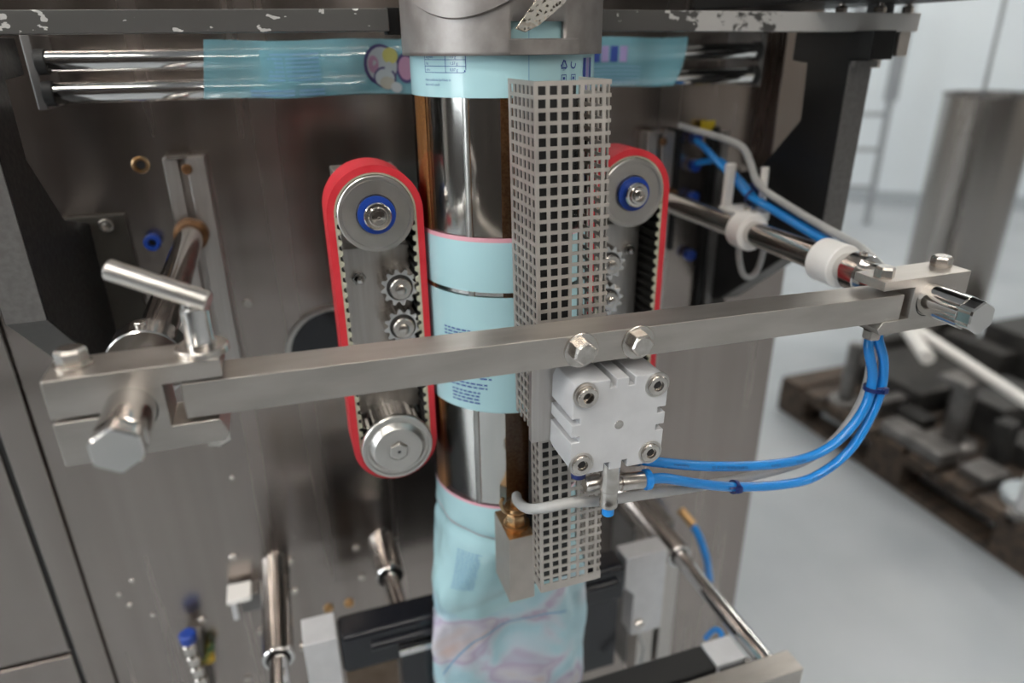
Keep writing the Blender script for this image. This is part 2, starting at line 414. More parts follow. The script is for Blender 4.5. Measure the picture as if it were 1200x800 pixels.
# ================================================================== FILM ROLLERS AND WEB
for z, lab in ((-9, 'upper of the two chrome guide rollers behind the hanging film'), (-33.5, 'lower of the two chrome guide rollers behind the hanging film')):
    r = thing('guide_roller', lab, 'roller', (0, -60, z-9))
    obj('roller', M().cyl((-344, -60, z), (344, -60, z), 8.6), 'chrome', r)
    for s in (-1, 1): obj('journal', M().cyl((s*344, -60, z), (s*352, -60, z), 10), 'black_rubber', r)
for s in (-1, 1):
    b = tag(obj('roller_bracket', M().box(*sorted((s*352, s*359)), -62, 0, -46, 12), 'dull_steel', None, 1), 'upright %s end bracket of the chrome guide rollers' % ('left' if s < 0 else 'right'), 'bracket')
web = thing('film_web', 'pale blue printed packaging film running over the chrome rollers behind the collar', 'film', (0, -60, -45))
def web_pt(x, v):      # v: 0 at the top edge, 1 at the bottom edge
    z = 6 - v*47 + .8*math.sin(x*.05)
    y = -76 - 2.2*math.sin(x*.045 + v*2) - 1.5*math.sin(x*.11)
    return Vector((x, y, z))
m = M(); nx, nv = 60, 8; g = []
for i in range(nx+1):
    row = []
    for j in range(nv+1):
        v = j/nv; xl = -221 - 8*v; xr = 250 - 14*v*v
        x = xl + (xr - xl)*i/nx
        row.append(m.bm.verts.new(web_pt(x, v)))
    g.append(row)
for i in range(nx):
    for j in range(nv): m.bm.faces.new((g[i][j], g[i+1][j], g[i+1][j+1], g[i][j+1]))
obj('film_sheet', m, 'film_web', web)
def rect2(x0, x1, v0, v1, n=4):
    V = []; F = []
    for i in range(n+1):
        x = x0 + (x1-x0)*i/n; V += [(x, v0), (x, v1)]
        if i: F.append((2*i-2, 2*i, 2*i+1, 2*i-1))
    return V, F
def webfn(off): return lambda x, v: web_pt(x, v) + Vector((0, -off, 0))
V, F = [], []
for j in range(7):
    v, f = rect2(-176 + (2 if j else 6), -128, .22 + j*.075, .25 + j*.075); F += [tuple(k+len(V) for k in q) for q in f]; V += v
v, f = rect2(-190, -126, .86, .9); F += [tuple(k+len(V) for k in q) for q in f]; V += v
v, f = rect2(-190, -126, .93, .97); F += [tuple(k+len(V) for k in q) for q in f]; V += v
obj_t = mapped('text_lines', V, F, webfn(.4), 'table_print', web); obj_t['kind'] = 'stuff'
mapped('print_panel', *rect2(-178, -126, .16, .74, 8), webfn(.2), 'film_web', web)
def blob(cx, cv, rx, rv, n=20, w=.0):
    V = [(cx, cv)] + [(cx + rx*math.cos(2*PI*i/n)*(1 + w*math.cos(3*2*PI*i/n)), cv + rv*math.sin(2*PI*i/n)) for i in range(n)]
    F = [(0, 1+i, 1+(i+1) % n) for i in range(n)]
    return V, F
def art(off, mat, *b): mapped('printed_shape', *blob(*b), webfn(off), mat, web)
art(.4, 'cartoon_line', -73, .47, 16, .38); art(.7, 'cartoon_white', -72, .47, 14, .33); art(1, 'cartoon_yellow', -64, .30, 7, .15); art(1, 'cartoon_pink', -80, .46, 5, .16)
art(1, 'cartoon_line', -70, .70, 10.5, .2); art(1.3, 'cartoon_white', -70, .71, 9, .17); art(1.6, 'cartoon_tan', -68, .80, 7, .12)
art(.4, 'cartoon_line', -50, .52, 9, .28); art(.7, 'cartoon_pink', -50, .52, 7, .22); art(1.9, 'cartoon_white', -60, .88, 5, .1)
for k in range(4): mapped('colour_bar', *rect2(140 + k*10, 148 + k*10, .18, .5), webfn(.5), 'cartoon_lilac' if k % 2 else 'ink', web)
V, F = [], []
for j in range(5):
    v, f = rect2(140, 196, .58 + j*.08, .60 + j*.08); F += [tuple(k+len(V) for k in q) for q in f]; V += v
mapped('text_lines', V, F, webfn(.4), 'table_print', web)['kind'] = 'stuff'

# ================================================================== FORMING TUBE
AY = -212
def cylp(th, z, r): return Vector((r*math.sin(th), AY - r*math.cos(th), z))
D = math.radians
ft = thing('forming_tube', 'shiny steel forming tube standing vertically between the two red belts', 'tube', (0, AY, -420))
m = M().lathe((0, AY, -393), (0, 0, 1), [(0, 66), (0, 70), (453, 70), (453, 66)], 96, (False, False))
obj('tube_wall', m, 'tube_steel', ft)
def patch(t0, t1, z0, z1, r, nt=12, nz=2):
    m = M(); m.quad_loft([[cylp(D(t0 + (t1-t0)*i/nt), z0 + (z1-z0)*j/nz, r) for i in range(nt+1)] for j in range(nz+1)], False); return m
m = M(); ring = []
zs = [-392 + i*3 for i in range(151)]
for z in zs:
    a = D(-40.5) ; wv = D(2.1 + .6*noise.noise(Vector((0, 0, z*.11)))); e = .5*noise.noise(Vector((3, 1, z*.2)))
    ring.append([cylp(a - wv, z, 70), cylp(a - wv*.4, z, 70.5 + e*.4), cylp(a + wv*.4, z, 70.5 - e*.4), cylp(a + wv, z, 70)])
m.quad_loft(ring, False); obj('weld_seam', m, 'machined', ft)
obj('seam_line', patch(-38.6, -38.1, -392, 58, 70.35, 1, 40), 'rust_grease', ft)
obj('tape_strip', patch(-92, -73, -392, 58, 70.3), 'ptfe_tape', ft)['label'] = 'brown woven tape strip on the left flank'
obj('tape_strip', patch(-19.5, 19.5, -392, 58, 70.3), 'ptfe_tape', ft)['label'] = 'brown woven tape strip behind the guard'
obj('tape_strip', patch(66, 92, -392, 58, 70.3), 'ptfe_tape', ft)

# film wrapped round the tube, ending in the bag below
fm = thing('packaging_film', 'pale blue and clear film wrapped round the forming tube and hanging as a bag', 'film', (0, AY, -720))
def sst(a, b, x):
    t = max(0, min(1, (x-a)/(b-a))); return t*t*(3-2*t)
def film(th, z, off=0.):
    t = sst(395, 590, -z)
    rx = 71.4 + 17*t; ry = 71.4 - 50*t
    s, c = math.sin(th), math.cos(th)
    e = 1 - .25*t
    x = rx*math.copysign(abs(s)**e, s); y = ry*math.copysign(abs(c)**e, c)
    a = sst(384, 430, -z)
    n1 = noise.noise(Vector((s*2.2, c*2.2, z*.018 + s*1.5)))
    n2 = noise.noise(Vector((s*5, c*5, z*.05 + 7)))
    k = a*(n1*4.5 + n2*1.6)
    fold = a*3.2*math.exp(-((z + 432 + 22*s + 10*abs(s)**3)/5)**2) + a*2.5*math.exp(-((z + 505 - 40*s)/7)**2)
    k -= fold
    k += off
    return Vector((x + s*k, AY - (y + c*k), z))
def film_band(name, mat, z0, z1, th0=-180, th1=180, nz=None, nt=120, off=0., label=None):
    m = M(); f0 = z0 if callable(z0) else (lambda th: z0); f1 = z1 if callable(z1) else (lambda th: z1)
    if nz is None: nz = max(2, int(abs(f0(0) - f1(0))/5))
    rows = []
    for j in range(nz+1):
        row = []
        for i in range(nt + 1):
            th = D(th0 + (th1-th0)*i/nt); row.append(film(th, f0(th) + (f1(th) - f0(th))*j/nz, off))
        rows.append(row)
    m.quad_loft(rows, False)
    o = obj(name, m, mat, fm, ang=60)
    if label: o['label'] = label
    return o
low = lambda th: -522 - 14*math.cos(th*2.0 + .9) + 7*math.sin(3*th)
film_band('printed_band', 'film_blue', 60, -34)
film_band('clear_window', 'film_clear', -34, -134)
film_band('pink_edge', 'film_pink', -134, -137.5)
film_band('printed_band', 'film_blue', -137.5, -177.5)
film_band('clear_slit', 'film_clear', -177.5, -181.5)
film_band('printed_band', 'film_blue', -181.5, -284)
film_band('clear_window', 'film_clear', -284, -379)
film_band('pink_edge', 'film_pink', -379, -382)
film_band('printed_band', 'film_blue', -382, low)
film_band('bag_section', 'bag_print', low, -700, label='translucent bag section with pale pink and lilac print')
film_band('slit_shade_strip', 'slit_shade', lambda th: -404 - 14*math.cos(th + .1), lambda th: -405.5 - 15.5*math.cos(th + .1), -92, 92, 1, 60, .3)
film_band('curved_line', 'table_print', lambda th: -560 - 55*abs(th)**1.3*(th < 0) - 14*(th > 0)*th, lambda th: -562.5 - 56.5*abs(th)**1.3*(th < 0) - 16*(th > 0)*th, -62, 34, 1, 40, .4)  # thin dark line curving across the bag
film_band('longitudinal_seam', 'table_print', 58, -34, -3.4, -3.0, nt=1, off=.25)
def fl(off=.25): return lambda th, z: film(D(th), z, off)
# nutrition table, print lines and recycling marks: th in degrees, z in mm; 1 mm of arc is .80 degrees
def grid_lines(rects):
    V, F = [], []
    for t0, t1, z0, z1 in rects:
        n = max(1, int(abs(t1-t0)/3)); b = len(V)
        for i in range(n+1):
            t = t0 + (t1-t0)*i/n; V += [(t, z0), (t, z1)]
            if i: F.append((b+2*i-2, b+2*i, b+2*i+1, b+2*i-1))
    return V, F
T0, T1, TM = -69.0, -38.5, -52.0
rows_z = [2, -5.0, -8.8, -13.0, -17.2]
R = [(T0, T1, z, z-.35) for z in rows_z[1:4]] + [(T0, T1-2, -17.2, -17.55), (T0, T0+.35, 2, -17.2), (TM, TM+.35, 2, -17.2), (T1-.35, T1, 2, -15.5), (T1-2, T1-1.2, -16.9, -17.4), (T1-1.2, T1-.4, -15.7, -17.0)]
tbl = mapped('nutrition_table', *grid_lines(R), fl(), 'ink', fm)
def put_text(body, size, th, z, mat='ink', parent=None, fn=None, sx=1.):
    V, F = text2d(body, size)
    V = [(th + x*.80*sx, z + y) for x, y in V]
    return mapped('lettering', V, F, fn or fl(.3), mat, parent or fm)
for i, (a, b) in enumerate((('uhlohydraty', '8,4 g'), ('angiheit', '7,0 g'), ('fat', '1,57 g'), ('of a', '0,07 g'))):
    z = (-4.0, -8.0, -12.2, -16.4)[i]
    put_text(a, 2.9 if i == 0 else 2.5, T0+1.6, z, parent=tbl); put_text(b, 2.7, TM+3.2, z, parent=tbl)
put_text('Ideální spotřeba do, Spotřebujte do', 2.2, T0, -23, sx=.82); put_text('data viz obal a uzávěr.', 2.2, T0, -26.2, sx=.82)
def tri(th, z, s):
    R = []; V, F = [], []
    P = [(0, 1.1), (-.95, -.7), (.95, -.7)]
    for i in range(3):
        a, b = P[i], P[(i+1) % 3]
        for (f0, f1) in ((.06, .7),):
            x0, y0 = a[0] + (b[0]-a[0])*f0, a[1] + (b[1]-a[1])*f0; x1, y1 = a[0] + (b[0]-a[0])*f1, a[1] + (b[1]-a[1])*f1
            dx, dy = x1-x0, y1-y0; L = math.hypot(dx, dy); nx_, ny_ = -dy/L*.16, dx/L*.16
            k = len(V); V += [(th + p*s*.8, z + q*s) for p, q in ((x0-nx_, y0-ny_), (x1-nx_, y1-ny_), (x1+nx_, y1+ny_), (x0+nx_, y0+ny_))]; F.append((k, k+1, k+2, k+3))
            k = len(V); V += [(th + p*s*.8, z + q*s) for p, q in ((x1-nx_*2.4, y1-ny_*2.4), (x1+dx/L*.42, y1+dy/L*.42), (x1+nx_*2.4, y1+ny_*2.4))]; F.append((k, k+1, k+2))
    return V, F
mapped('recycling_mark', *tri(19.5, -13.0, 3.2), fl(), 'ink', fm)
put_text('5', 2.6, 18.7, -14.2); put_text('PP', 1.6, 18.6, -17.2)
V, F = [], []
for i in range(14):
    a0 = PI*(.75 + i*.095); a1 = a0 + PI*.1
    k = len(V); V += [(27 + r*math.cos(a)*.8, -13.0 + r*math.sin(a)) for a, r in ((a0, 2.0), (a1, 2.0), (a1, 3.0), (a0, 3.0))]; F.append((k, k+1, k+2, k+3))
mapped('round_arrow_mark', V, F, fl(), 'ink', fm)
for t in (19.5, 27.3):
    mapped('square_mark', *grid_lines([(t-2, t+2, -19.6, -20.1), (t-2, t-1.6, -20, -24), (t+1.6, t+2, -20, -24), (t-.8, t+.8, -21.2, -23)]), fl(), 'ink', fm)
for k in range(3): mapped('colour_bar', *grid_lines([(37 + k*4.2, 40.5 + k*4.2, -9, -33)]), fl(), 'cartoon_lilac' if k % 2 else 'ink', fm)
# small print further down
def lines(th0, th1, z, n, step, mat, tilt=0., name='text_lines'):
    R = []
    for i in range(n):
        t = th0
        while t < th1 - 2*random.random():
            w_ = random.uniform(2, 5); R.append((t, min(th1, t+w_), z - i*step, z - i*step - step*.45)); t += w_ + .9
    mapped(name, *grid_lines(R), fl(.3), mat, fm)['kind'] = 'stuff'
lines(-63, -40, -211, 3, 3.0, 'ink'); lines(-60, -31, -258, 2, 3.2, 'ink'); lines(-36, -28, -249, 2, 3.2, 'ink'); lines(-58, -36, -266, 4, 3.2, 'ink')
lines(-58, -36, -440, 17, 3.2, 'table_print')

# ================================================================== FORMING COLLAR
fc = thing('forming_collar', 'cast grey steel collar ring round the top of the forming tube', 'collar', (0, AY, -8))
m = M()
ths = [-180 + i*3 for i in range(121)]
for x in (-13.5, 16.5): ths.append(x)
ths = sorted(set(ths)); zz = [-6.5, -4, 4, 14.5, 30, 60, 95]
G = [[m.bm.verts.new(cylp(D(t), z, 76.5)) for t in ths] for z in zz]
for j in range(len(zz)-1):
    for i in range(len(ths)-1):
        if zz[j] == 4 and -13.6 < (ths[i]+ths[i+1])/2 < 16.6: continue
        m.bm.faces.new((G[j][i], G[j][i+1], G[j+1][i+1], G[j+1][i]))
bmesh.ops.remove_doubles(m.bm, verts=m.bm.verts, dist=.001)
o = obj('collar_ring', m, 'cast_grey', fc)
sd = o.modifiers.new('thick', 'SOLIDIFY'); sd.thickness = .004; sd.offset = -1
m = M(); m.quad_loft([[cylp(D(-14 + 40*i/12), z, r) for i in range(13)] for z, r in ((-6, 76.6), (-6, 78), (3, 78), (4, 76.6))], False); obj('window_sill', m, 'cast_grey', fc)
m = M(); rr = []
for i in range(25):
    a = -78 + 73*i/24
    h = 33 - 17*math.cos((a + 41)/37*PI/2)**1 if abs(a+41) < 37 else 33
    rr.append([cylp(D(a), h, 77.2), cylp(D(a), h+1, 79), cylp(D(a), 95, 79), cylp(D(a), 95, 76.6)])
m.quad_loft([list(r) for r in rr], False); obj('collar_flap', m, 'cast_grey', fc)
# dimpled tongue leaning over the window
tg = [(-20, 9.5), (-13, 7.5), (-4, 11.5), (12, 24), (24, 40), (4, 40), (-5, 30)]
m = M().prism(tg, (0, -300, 0), (1, 0, 0), (0, -.25, 1), (0, 2.2, 0)); obj('dimpled_tongue', m, 'dimpled_steel', fc, .4)['label'] = 'shiny dimpled steel tongue over the window'
obj('pin_hole', M().lathe(cylp(D(-17), 27, 76.5), (0, -1, 0), [(0, 2.2), (.8, 2.1)], 14), 'black_rubber', fc)

# ================================================================== BELT UNITS
def belt_unit(s):
    t = thing('belt_drive', 'red toothed belt on two pulleys at the %s of the tube' % ('left' if s < 0 else 'right, behind the guard'), 'conveyor belt', (110*s, -210, -362))
    cx, zt, zb, y0, y1 = 110*s, -118.5, -323, -230, -190
    def loop(r, n=24):
        P = [(cx + r*math.cos(PI*i/n), zt + r*math.sin(PI*i/n)) for i in range(n+1)]
        P += [(cx + r*math.cos(PI + PI*i/n), zb + r*math.sin(PI + PI*i/n)) for i in range(n+1)]
        return P
    A, B = loop(37), loop(31.6)
    m = M(); m.quad_loft([[Vector((a[0], y, a[1])) for a, y in zip((p, p, q, q), (y0, y1, y1, y0))] for p, q in zip(A + A[:1], B + B[:1])], True, (False, False)); obj('belt', m, 'red_belt', t)
    # toothed lining: dense path with teeth on the inside
    m = M(); rings = []; L = zt - zb
    path = []
    nT = 24
    for sd, zz0, zz1 in ((1, zb, zt), (-1, zt, zb)):
        for i in range(nT):
            for f, dd in ((.08, 0), (.22, 2.5), (.58, 2.5), (.72, 0)):
                z = zz0 + (zz1-zz0)*(i+f)/nT; path.append((cx + sd*31.8, z, cx + sd*(30.2 - dd), z))
        c = zt if sd > 0 else zb; a0 = 0 if sd > 0 else PI
        for i in range(1, 24): 
            a = a0 + PI*i/24; path.append((cx + 31.8*math.cos(a), c + 31.8*math.sin(a), cx + 30*math.cos(a), c + 30*math.sin(a)))
    for nm, ma, ya, yb in (('tooth_lining', 'beige_teeth', y0+.5, y0+2.5), ('tooth_backing', 'black_rubber', y0+2.5, y1-.5)):
        m = M(); rings = [[Vector((a, ya, b)), Vector((a, yb, b)), Vector((c, yb, d)), Vector((c, ya, d))] for a, b, c, d in path]
        m.quad_loft(rings + rings[:1], True, (False, False)); obj(nm, m, ma, t, ang=20)
    F = (0, -1, 0)
    pu = obj('upper_pulley', M().lathe((cx, y1+2, zt), F, [(0, 29), (38, 29), (41, 29.5), (44, 29.5), (44.6, 28.8), (44.6, 26.5), (43.6, 25.8), (43.6, 15.5), (42, 14.5)], 64), 'machined', t)
    obj('bearing_seal', M().lathe((cx, y0-3, zt), F, [(0, 14.6), (2.2, 14.6), (2.2, 10.5), (0, 10.5)], 48, (False, False)), 'blue_plastic', pu)['label'] = 'blue bearing seal'
    obj('shaft_end', M().lathe((cx, y0, zt), F, [(0, 10.6), (10, 10.6), (11, 9.8), (11, 7.6), (13, 6.8), (13, 5), (15.5, 4.8), (15.8, 1.3), (14.5, 1.1), (14.4, .1)], 40), 'polished', pu)
    # lower pulley: fluted body with front flange
    m = M(); n = 22; ring_ = []
    for i in range(n*4):
        a = 2*PI*i/(n*4); r = 28.0 if i % 4 in (0, 1) else 25.4; ring_.append((r*math.cos(a), r*math.sin(a)))
    m.prism(ring_, (cx, y1+2, zb), (1, 0, 0), (0, 0, 1), (0, y0 - y1 - 6, 0))
    lp = obj('lower_pulley', m, 'polished', t, ang=20)
    obj('flange', M().lathe((cx, y0-4, zb), F, [(0, 28), (.2, 31), (4, 31), (5, 30.2), (5, 27.6), (4, 27), (4, 24.6), (8, 22), (9.5, 20.5), (9.8, 17), (9.8, 9.4), (9.2, 9.2)], 56), 'machined', lp)
    m = M().ngon((cx, y0-13, zb), F, [(0, 8.4), (2.6, 8.4), (3.2, 7.6)], 6, .4); m.lathe((cx, y0-16, zb), F, [(0, 6.4), (.8, 6.3), (.8, 1.6), (.1, 1.5)], 24); obj('hub_nut', m, 'machined', lp, ang=25)
    obj('hub_core', M().lathe((cx, y0-16.4, zb), F, [(0, 1.6), (.2, 1.5)], 12), 'black_rubber', lp)
    # toothed idlers on the tube side
    for z in (-182, -216.5, -251):
        m = M(); g_ = []; n = 12
        for i in range(n*4):
            a = 2*PI*(i+.5)/(n*4); r = 15.6 if i % 4 in (0, 1) else 12.4; g_.append((r*math.cos(a), r*math.sin(a)))
        ix = cx - 14.5*s if False else (cx + (15 if s < 0 else -15))
        m.prism(g_, (ix, -192, z), (1, 0, 0), (0, 0, 1), (0, -32, 0)); gi = obj('idler_gear', m, 'polished', t, ang=20)
        obj('collar', M().lathe((ix, -224, z), F, [(0, 11), (.3, 11), (.3, 9.4)], 32), 'black_rubber', gi)
        obj('shaft_end', M().lathe((ix, -223.5, z), F, [(0, 9), (5.5, 9), (6.5, 8.2), (6.6, 4.4), (8.4, 4.2), (8.8, 3.6), (8.9, .1)], 32), 'bolt_steel', gi)
    x0, x1 = sorted((cx + s*27, cx - s*29))
    cp = obj('carriage_plate', M().box(x0, x1, -200, -180, -305, -152), 'brushed', t, .8)
    obj('cap_nut', M().ngon((cx + 15*s, -200, -177), F, [(0, 6), (4, 6), (4.6, 5.4)], 6).lathe((cx + 15*s, -204, -177), F, [(0, 4.6), (3, 4.2), (5.5, 2.6), (6.4, .2)], 20), 'polished', cp)
    obj('back_block', M().box(x0+2, x1-2, -182, -150, -350, -92), 'bar_steel', t, 1)
    obj('carrier_shaft', M().cyl((cx, -152, -300), (cx, 0, -300), 22), 'dull_steel', t)
belt_unit(-1); belt_unit(1)

# ================================================================== GUIDE RODS, CHANNELS, COLLARS
def channel(s):
    x0, x1 = (-279, -242) if s < 0 else (242, 279)
    t = thing('rod_channel', 'grooved upright steel rail on the back plate at the %s guide rod' % ('left' if s < 0 else 'right'), 'rail', ((x0+x1)/2, 0, -340))
    m = M().prism([(x0, 0), (x0, -20), (x0+13, -20), (x0+13, -6), (x0+20, -6), (x0+20, -20), (x1, -20), (x1, 0)], (0, 0, -350), (1, 0, 0), (0, 1, 0), (0, 0, 254)); obj('rail_body', m, 'brushed', t, .8)
    obj('end_cap', M().box(x0+4, x0+22, -22, -4, -97, -93), 'bolt_steel', t)
    socket_screw('screw', t, (x0+20, -19.5, -107), (0, -1, 0), 5, 3, 'rust_grease')
channel(-1); channel(1)
def guide_rod(s, x, z):
    t = thing('guide_rod', 'round steel guide rod %s' % ('at the left, carrying the clamp with the tee handle' if s < 0 else 'at the right, carrying two white collars'), 'rod', (x, 0, z-12))
    L = 447; n = 48; r = 12.2; ap = 11.0
    rings = []
    for y in (0, -L+11):
        rings.append([Vector((x + r*math.cos(2*PI*i/n), y, z + r*math.sin(2*PI*i/n))) for i in range(n)])
    def hexr(a): return ap/math.cos(((a + PI/6) % (PI/3)) - PI/6)
    for y, k in ((-L+11.2, 0), (-L+1.2, 0), (-L, .9)):
        rings.append([Vector((x + (min(r, hexr(2*PI*i/n)) - k)*math.cos(2*PI*i/n), y, z + (min(r, hexr(2*PI*i/n)) - k)*math.sin(2*PI*i/n))) for i in range(n)])
    obj('rod', M().quad_loft(rings), 'polished', t, ang=18)
    obj('seal_ring', M().lathe((x, -20, z), (0, -1, 0), [(0, 16.5), (9, 16), (12, 13), (12, 11.7)], 36), 'rust_grease', t)['label'] = 'rust-brown greasy seal ring'
guide_rod(-1, -266, -170); guide_rod(1, 270, -177)
def collar(x, z, y, w_, ro, mat, lab, cat='collar', name='stop_collar', screw=False):
    t = thing(name, lab, cat, (x, y, z-ro))
    obj('collar_body', M().lathe((x, y + w_/2, z), (0, -1, 0), [(0, 11.6), (0, ro-.8), (.8, ro), (w_-.8, ro), (w_, ro-.8), (w_, 11.6)], 48, (False, False)), mat, t)
    if screw:
        obj('set_screw', M().lathe((x, y, z+ro-1.5), (0, 0, 1), [(0, 3.4), (3, 3.4), (3.4, 3), (3.4, 1.8), (1.5, 1.7), (1.4, .1)], 16), 'bolt_steel', t)
collar(270, -177, -184, 20, 19, 'white_plastic', 'white plastic collar on the right guide rod, farther back under the hose clip')
collar(270, -177, -305, 26, 19, 'white_plastic', 'white plastic collar on the right guide rod, nearest the clamp')
collar(270, -177, -336, 16, 16.5, 'polished', 'polished steel stop collar between white collar and right clamp', screw=True)
collar(-266, -170, -338, 22, 22, 'polished', 'polished steel stop collar on the left guide rod behind the clamp', screw=True)

# ================================================================== CROSS BAR AND CLAMPS
BA = Vector((-241, -403, -160.5)); BB = Vector((246, -403, -171))
bu = (BB - BA).normalized(); bv = Vector((-bu.z, 0, bu.x))   # along, up
BL = (BB - BA).length
def bp(a, y, b): return BA + bu*a + Vector((0, y, 0)) + bv*b    # a along, y back, b up from the top front edge
def bar_box(m, a0, a1, y0, y1, b0, b1):
    return m.quad_loft([[bp(a, y0, b0), bp(a, y1, b0), bp(a, y1, b1), bp(a, y0, b1)] for a in (a0, a1)])
cb = thing('cross_bar', 'square brushed steel cross bar clamped between the two guide rods', 'bar', bp(BL/2, 13, -21))
obj('bar', bar_box(M(), 0, BL, 0, 26, -20.5, 0), 'bar_steel', cb, .5)
for a in (228, 268): hexbolt('hex_bolt', cb, bp(a, 0, -10.2 + (a == 268)*.3), (0, -1, 0), 7.9, 6.5, 11.6, rot=.35 if a < 240 else .12)
def clamp(s, x, z):
    lab = 'left' if s < 0 else 'right'
    t = thing('clamp_block', 'slotted steel clamp block joining cross bar to the %s guide rod' % lab, 'clamp', (x, -389, z-24))
    def P(a, b): return (x + s*a, z + b)
    y0, dy = -404, 29
    h, k = (22.5, -26) if s < 0 else (19, -23)
    # side outline in x-z with the fork slot towards the bar and the saw cut outwards
    out = [(36, h), (-46, h), (-46, 12), (-16.5, 12), (-16.5, -12.5), (-40, -12.5), (-44, k+5), (-41, k), (36, k), (36, -1.2), (11, -1.2), (11, 1.2), (36, 1.2)]
    pts = [P(a, b) for a, b in out]
    obj('block', M().prism(pts, (0, y0, 0), (1, 0, 0), (0, 0, 1), (0, dy, 0)), 'bar_steel', t, .6)
    obj('bore_rim', M().lathe((x, y0+.2, z), (0, -1, 0), [(0, 12.6), (.35, 12.5), (.35, 11.8)], 48, (False, False)), 'black_rubber', t)
    hexbolt('hex_bolt', t, (x + s*24.5, -387, z+h), (0, 0, 1), 7.6, 8, rot=.2, washer=9.2 if s < 0 else None)
    if s > 0:
        hexbolt('hex_bolt', t, (x - 37, -393, z+h), (0, 0, 1), 7.2, 8, rot=.5)
    hexbolt('nut', t, (x - s*36, -392, z+k), (0, 0, -1), 7, 7)
    return t
clamp(-1, -266, -171); clamp(1, 270, -178)
# T-handle screw standing in the left clamp
th = thing('tee_handle_screw', 'steel clamping screw with a slanted cross handle on the left clamp', 'screw', (-229, -391, -149))
ax = Vector((-229, -391, -148.5))
obj('washer', M().lathe(ax, (0, 0, 1), [(0, 13.5), (3.2, 13.5), (4, 12.8), (4, 8)], 36), 'bolt_steel', th)
obj('stud', M().lathe(ax + Vector((0, 0, 4)), (0, 0, 1), [(0, 7.8), (2, 7.8), (2.4, 7.2), (21, 7.2), (22, 6), (27, 5.8), (28, 5.6)], 36), 'polished', th)
obj('cross_handle', M().cyl((-265.5, -384, -101), (-220.5, -399, -119), 5.4), 'machined', th, .3)

# ================================================================== PERFORATED GUARD, JAW, BRACKET PLATE
gd = thing('perforated_guard', 'tall perforated steel guard channel with square holes, upright in front of the tube', 'guard', (0, -340, -396))
YF, ZT, ZB, XL, XR, DP = -352., -20., -396., -25.4, 24.4, 48.
def gtilt(z): return -.05*(ZT - z)
pitch, hole = 7.52, 5.15
L1, L2, L3 = DP, XR - XL, DP
def gpath(u):
    if u <= L1: return XL, YF + (L1 - u)
    if u <= L1 + L2: return XL + (u - L1), YF
    return XR, YF + (u - L1 - L2)
us = {0., L1, L1+L2, L1+L2+L3}; ucell = []
u0 = L1 + 1.6 - 6*pitch
while u0 < L1+L2+L3 - 2:
    a, b = u0, u0 + hole
    if a > 1.2 and b < L1+L2+L3-1: 
        ucell.append((a, b)); us |= {a, b}
    u0 += pitch
us = sorted(us)
us = [u for i, u in enumerate(us) if i == 0 or u - us[i-1] > .05]
zsn = [ZT]; zc = []; z = ZT - 2.8
while z - hole > ZB + 1.5:
    zc.append((z, z - hole)); zsn += [z, z - hole]; z -= pitch
zsn.append(ZB)
m = M(); V = {}
def gv(i, j):
    if (i, j) not in V:
        x, y = gpath(us[i]); V[i, j] = m.bm.verts.new((x, y + gtilt(zsn[j]), zsn[j]))
    return V[i, j]
for i in range(len(us)-1):
    uc = (us[i]+us[i+1])/2; iu = any(a < uc < b for a, b in ucell)
    for j in range(len(zsn)-1):
        zc_ = (zsn[j]+zsn[j+1])/2
        if iu and any(b < zc_ < a for a, b in zc): continue
        if zc_ < -262 and uc < L1 - 15: continue
        m.bm.faces.new((gv(i, j), gv(i+1, j), gv(i+1, j+1), gv(i, j+1)))
o = obj('perforated_sheet', m, 'guard_steel', gd, ang=1)
for p in o.data.polygons: p.use_smooth = False
sd = o.modifiers.new('thick', 'SOLIDIFY'); sd.thickness = .001; sd.offset = 1
sj = thing('sealing_jaw', 'upright sealing jaw with a square steel heater block beside the guard foot', 'jaw', (-10, -310, -437))
obj('jaw_bar', M().box(-17, 9, -336, -290, -262, -23), 'black_rubber', sj, 1)['label'] = 'dark jaw bar inside the guard'
obj('jaw_stem', M().box(-8, 16, -325, -293, -371, -262), 'black_rubber', sj, 1)  # blackened: the guard's dark interior is put into its colour
obj('heater_block', M().box(-39.4, -17, -333, -293, -437, -371), 'jaw_steel', sj, .6)
obj('dark_infill', M().box(-16.8, 18, -326, -293, -430, -371), 'black_rubber', sj, .6)  # black box added to keep the interior dark behind the guard's holes
obj('stained_top', M().box(-39, -17.2, -332.6, -293.4, -371.4, -370.4), 'heat_stained', sj)['label'] = 'heat-stained orange top face'
ft_ = obj('brass_fitting', M().lathe((-27, -316, -370.4), (0, 0, 1), [(0, 11), (2.5, 11), (3, 10), (3, 7)], 30).ngon((-27, -316, -367.4), (0, 0, 1), [(0, 8.6), (8, 8.6), (9, 7.4)], 6).lathe((-27, -316, -358.4), (0, 0, 1), [(0, 5.5), (4, 5.5), (4.2, 10), (6, 10.5), (8, 9.5), (8.4, 5), (14, 4.6)], 28), 'brass', sj)
obj('brass_clip', M().tube([(-36, -322, -352), (-40, -322, -349), (-42, -321, -342), (-40, -321, -337)], 1.6, 8), 'brass', ft_)
bk = tag(obj('bracket_plate', M().quad_loft([[Vector((x, y, z - .0215*(x+36))) for x, y in ((-36.5, -377), (44, -377), (44, -371.5), (-36.5, -371.5))] for z in (-254, -168)]), 'brushed', None, .5, loc=(4, -374, -254)), 'flat brushed steel bracket plate between cross bar and guard, behind the cylinder', 'plate')

